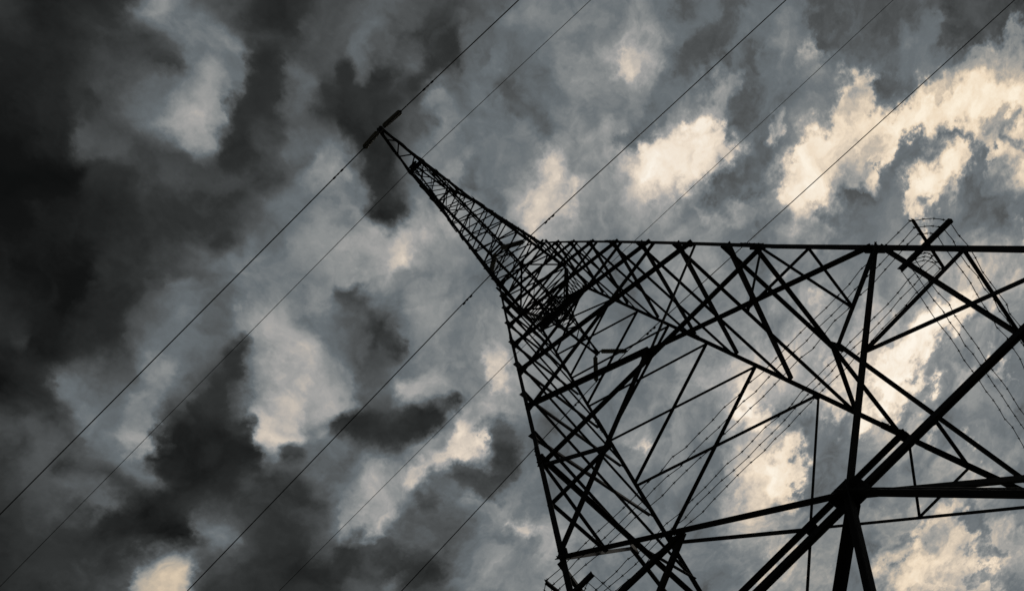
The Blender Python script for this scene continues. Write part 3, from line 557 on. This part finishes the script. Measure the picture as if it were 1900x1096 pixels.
# ------------------------------------------------------------------ insulator strings
AY, AH, CY, CHt = 0.05, 9.385, 0.335, 8.775
def make_string(label):
    """13 discs hanging along local -Z; origin at the hook"""
    r = thing('insulator_string', label, 'insulator', (0, 0, 0), 'disc insulator strings holding the three conductors')
    Ltot = math.hypot(CY-AY, AH-CHt)*U
    hk = MB(); hk.tube([Vector((0, 0, 0.05)), Vector((0, 0, -0.12))], 0.016, 8); hk.box(Vector((0, 0, -0.02)), Vector((0.012, 0, 0)), Vector((0, 0.05, 0)), Vector((0, 0, 0.045)))
    hk.build('hook', STEEL, r)
    n = 13; z0 = -0.13; pitch = (Ltot-0.13-0.14)/n
    for i in range(n):
        zt = z0 - pitch*i
        prof = [(0.0, zt), (0.042, zt-0.005), (0.045, zt-0.04), (0.052, zt-0.052), (0.094, zt-0.064), (0.104, zt-0.076), (0.100, zt-0.082), (0.06, zt-0.076), (0.026, zt-0.085), (0.014, zt-0.095), (0.014, zt-pitch)]
        mb = MB(); K = 18; vs = []; fs = []
        for (rad, z) in prof:
            for q in range(K): vs.append((rad*math.cos(2*math.pi*q/K), rad*math.sin(2*math.pi*q/K), z))
        for a in range(len(prof)-1):
            for q in range(K): fs.append((a*K+q, a*K+(q+1) % K, (a+1)*K+(q+1) % K, (a+1)*K+q))
        mb.add(vs, fs); mb.build('disc', DISC, r, True)
    cl = MB(); cl.tube([Vector((0, 0, -Ltot+0.14)), Vector((0, 0, -Ltot+0.01))], 0.02, 8)
    cl.box(Vector((0, 0, -Ltot+0.06)), Vector((0.05, 0, 0)), Vector((0, 0.02, 0)), Vector((0, 0, 0.045)))
    cb = cl.build('clamp', STEEL, r)
    return r
def copy_tree(o, parent=None):
    c = o.copy(); C.objects.link(c)
    if parent: c.parent = parent
    for chd in list(o.children): copy_tree(chd, c)
    return c
proto = make_string('x')
first = True
where = {-1: 'far free crossarm tip', 0: 'crossarm middle', 1: 'crossarm tip behind the leg bracing'}
for s in (-1, 0, 1):
    for t in (-1, 1):
        o = proto if first else copy_tree(proto); first = False
        p0 = W(s*TX, t*AY, AH); p1 = W(s*TX, t*CY, CHt)
        o.location = p0; o.rotation_euler = (p0-p1).to_track_quat('Z', 'Y').to_euler()
        side = ('upper right' if t < 0 else 'lower left') if s < 0 else ('right' if t < 0 else 'down')
        o['label'] = 'ribbed disc insulator string at the ' + where[s] + ', pointing ' + side

# ------------------------------------------------------------------ conductors and earth wires
def span(y0, h0, a, b, x0, sgn, far=105.0):
    pts = []; kk = 0.0; st = 0.25
    while kk < far:
        pts.append(W(x0 + a*kk, sgn*(y0+kk), h0 - b*kk + b/110*kk*kk)); kk += st; st = min(st*1.12, 2.5)
    return pts
cond_label = {-1: 'thick black conductor passing the far crossarm tip, leftmost of the heavy wires', 0: 'thick black conductor running through the fork in the middle of the pylon',
              1: 'thick black conductor passing behind the leg bracing, rightmost of the heavy wires'}
CW = 0.0072*U; EW = 0.0046*U
damp_pts = {}
for s in (-1, 0, 1):
    x0 = s*TX
    up = span(CY, CHt, 0.023, 0.050, x0, -1); dn = span(CY, CHt, 0.004, 0.077, x0, 1)
    pts = list(reversed(up)) + [W(x0, 0, CHt-0.012)] + dn
    o = MB().tube(pts, CW, 6).build('power_line', WIRE, None, True); tag(o, cond_label[s], 'power line', 'conductors of the line')
    # hang points for the dampers, 0.47 units out from the clamp
    for t, a, b in ((-1, 0.023, 0.050), (1, 0.004, 0.077)):
        kk = 0.47; damp_pts[(s, t)] = (W(x0+a*kk, t*(CY+kk), CHt-b*kk), (W(x0+a*(kk+.1), t*(CY+kk+.1), CHt-b*(kk+.1)) - W(x0+a*kk, t*(CY+kk), CHt-b*kk)).normalized())
for s in (-1, 1):
    up = span(0, 10.03, 0.026, 0.018, s*PX, -1); dn = span(0, 10.03, 0.013, -0.02, s*PX, 1)
    pts = list(reversed(up)) + dn[1:]
    o = MB().tube(pts, EW, 6).build('earth_wire', WIRE, None, True)
    tag(o, 'thin earth wire over the crossarm, ' + ('left of the middle conductor' if s < 0 else 'right of the middle conductor'), 'earth wire', 'earth wires of the line')

# ------------------------------------------------------------------ vibration dampers
def make_damper():
    r = thing('vibration_damper', 'x', 'damper', (0, 0, 0), 'vibration dampers clipped under the conductors')
    c = MB(); c.box(Vector((0, 0, -0.04)), Vector((0.035, 0, 0)), Vector((0, 0.024, 0)), Vector((0, 0, 0.055))); c.build('clip', STEEL, r)
    m_ = MB(); m_.tube([Vector((x*0.075, 0, -0.075-0.012*abs(x/2)**2)) for x in range(-3, 4)], 0.011, 6); m_.build('messenger_rod', STEEL, r)
    for e in (-1, 1):
        w_ = MB(); w_.tube([Vector((e*x, 0, -0.095)) for x in (0.13, 0.145, 0.22, 0.255, 0.26)], [0.018, 0.036, 0.036, 0.028, 0.012], 10); w_.build('weight', STEEL, r, True)
    return r
dp = make_damper(); first = True
wname = {-1: 'the leftmost heavy wire', 0: 'the middle heavy wire', 1: 'the rightmost heavy wire'}
for s in (-1, 0, 1):
    for t in (-1, 1):
        o = dp if first else copy_tree(dp); first = False
        p, d = damp_pts[(s, t)]
        o.location = p; zax = UPV; xax = d; yax = zax.cross(xax).normalized(); zax = xax.cross(yax)
        o.rotation_euler = Matrix((xax, yax, zax)).transposed().to_euler()
        o['label'] = 'small dumbbell damper on ' + wname[s] + ', ' + ('upper right' if t < 0 else 'lower left') + ' of its insulators'
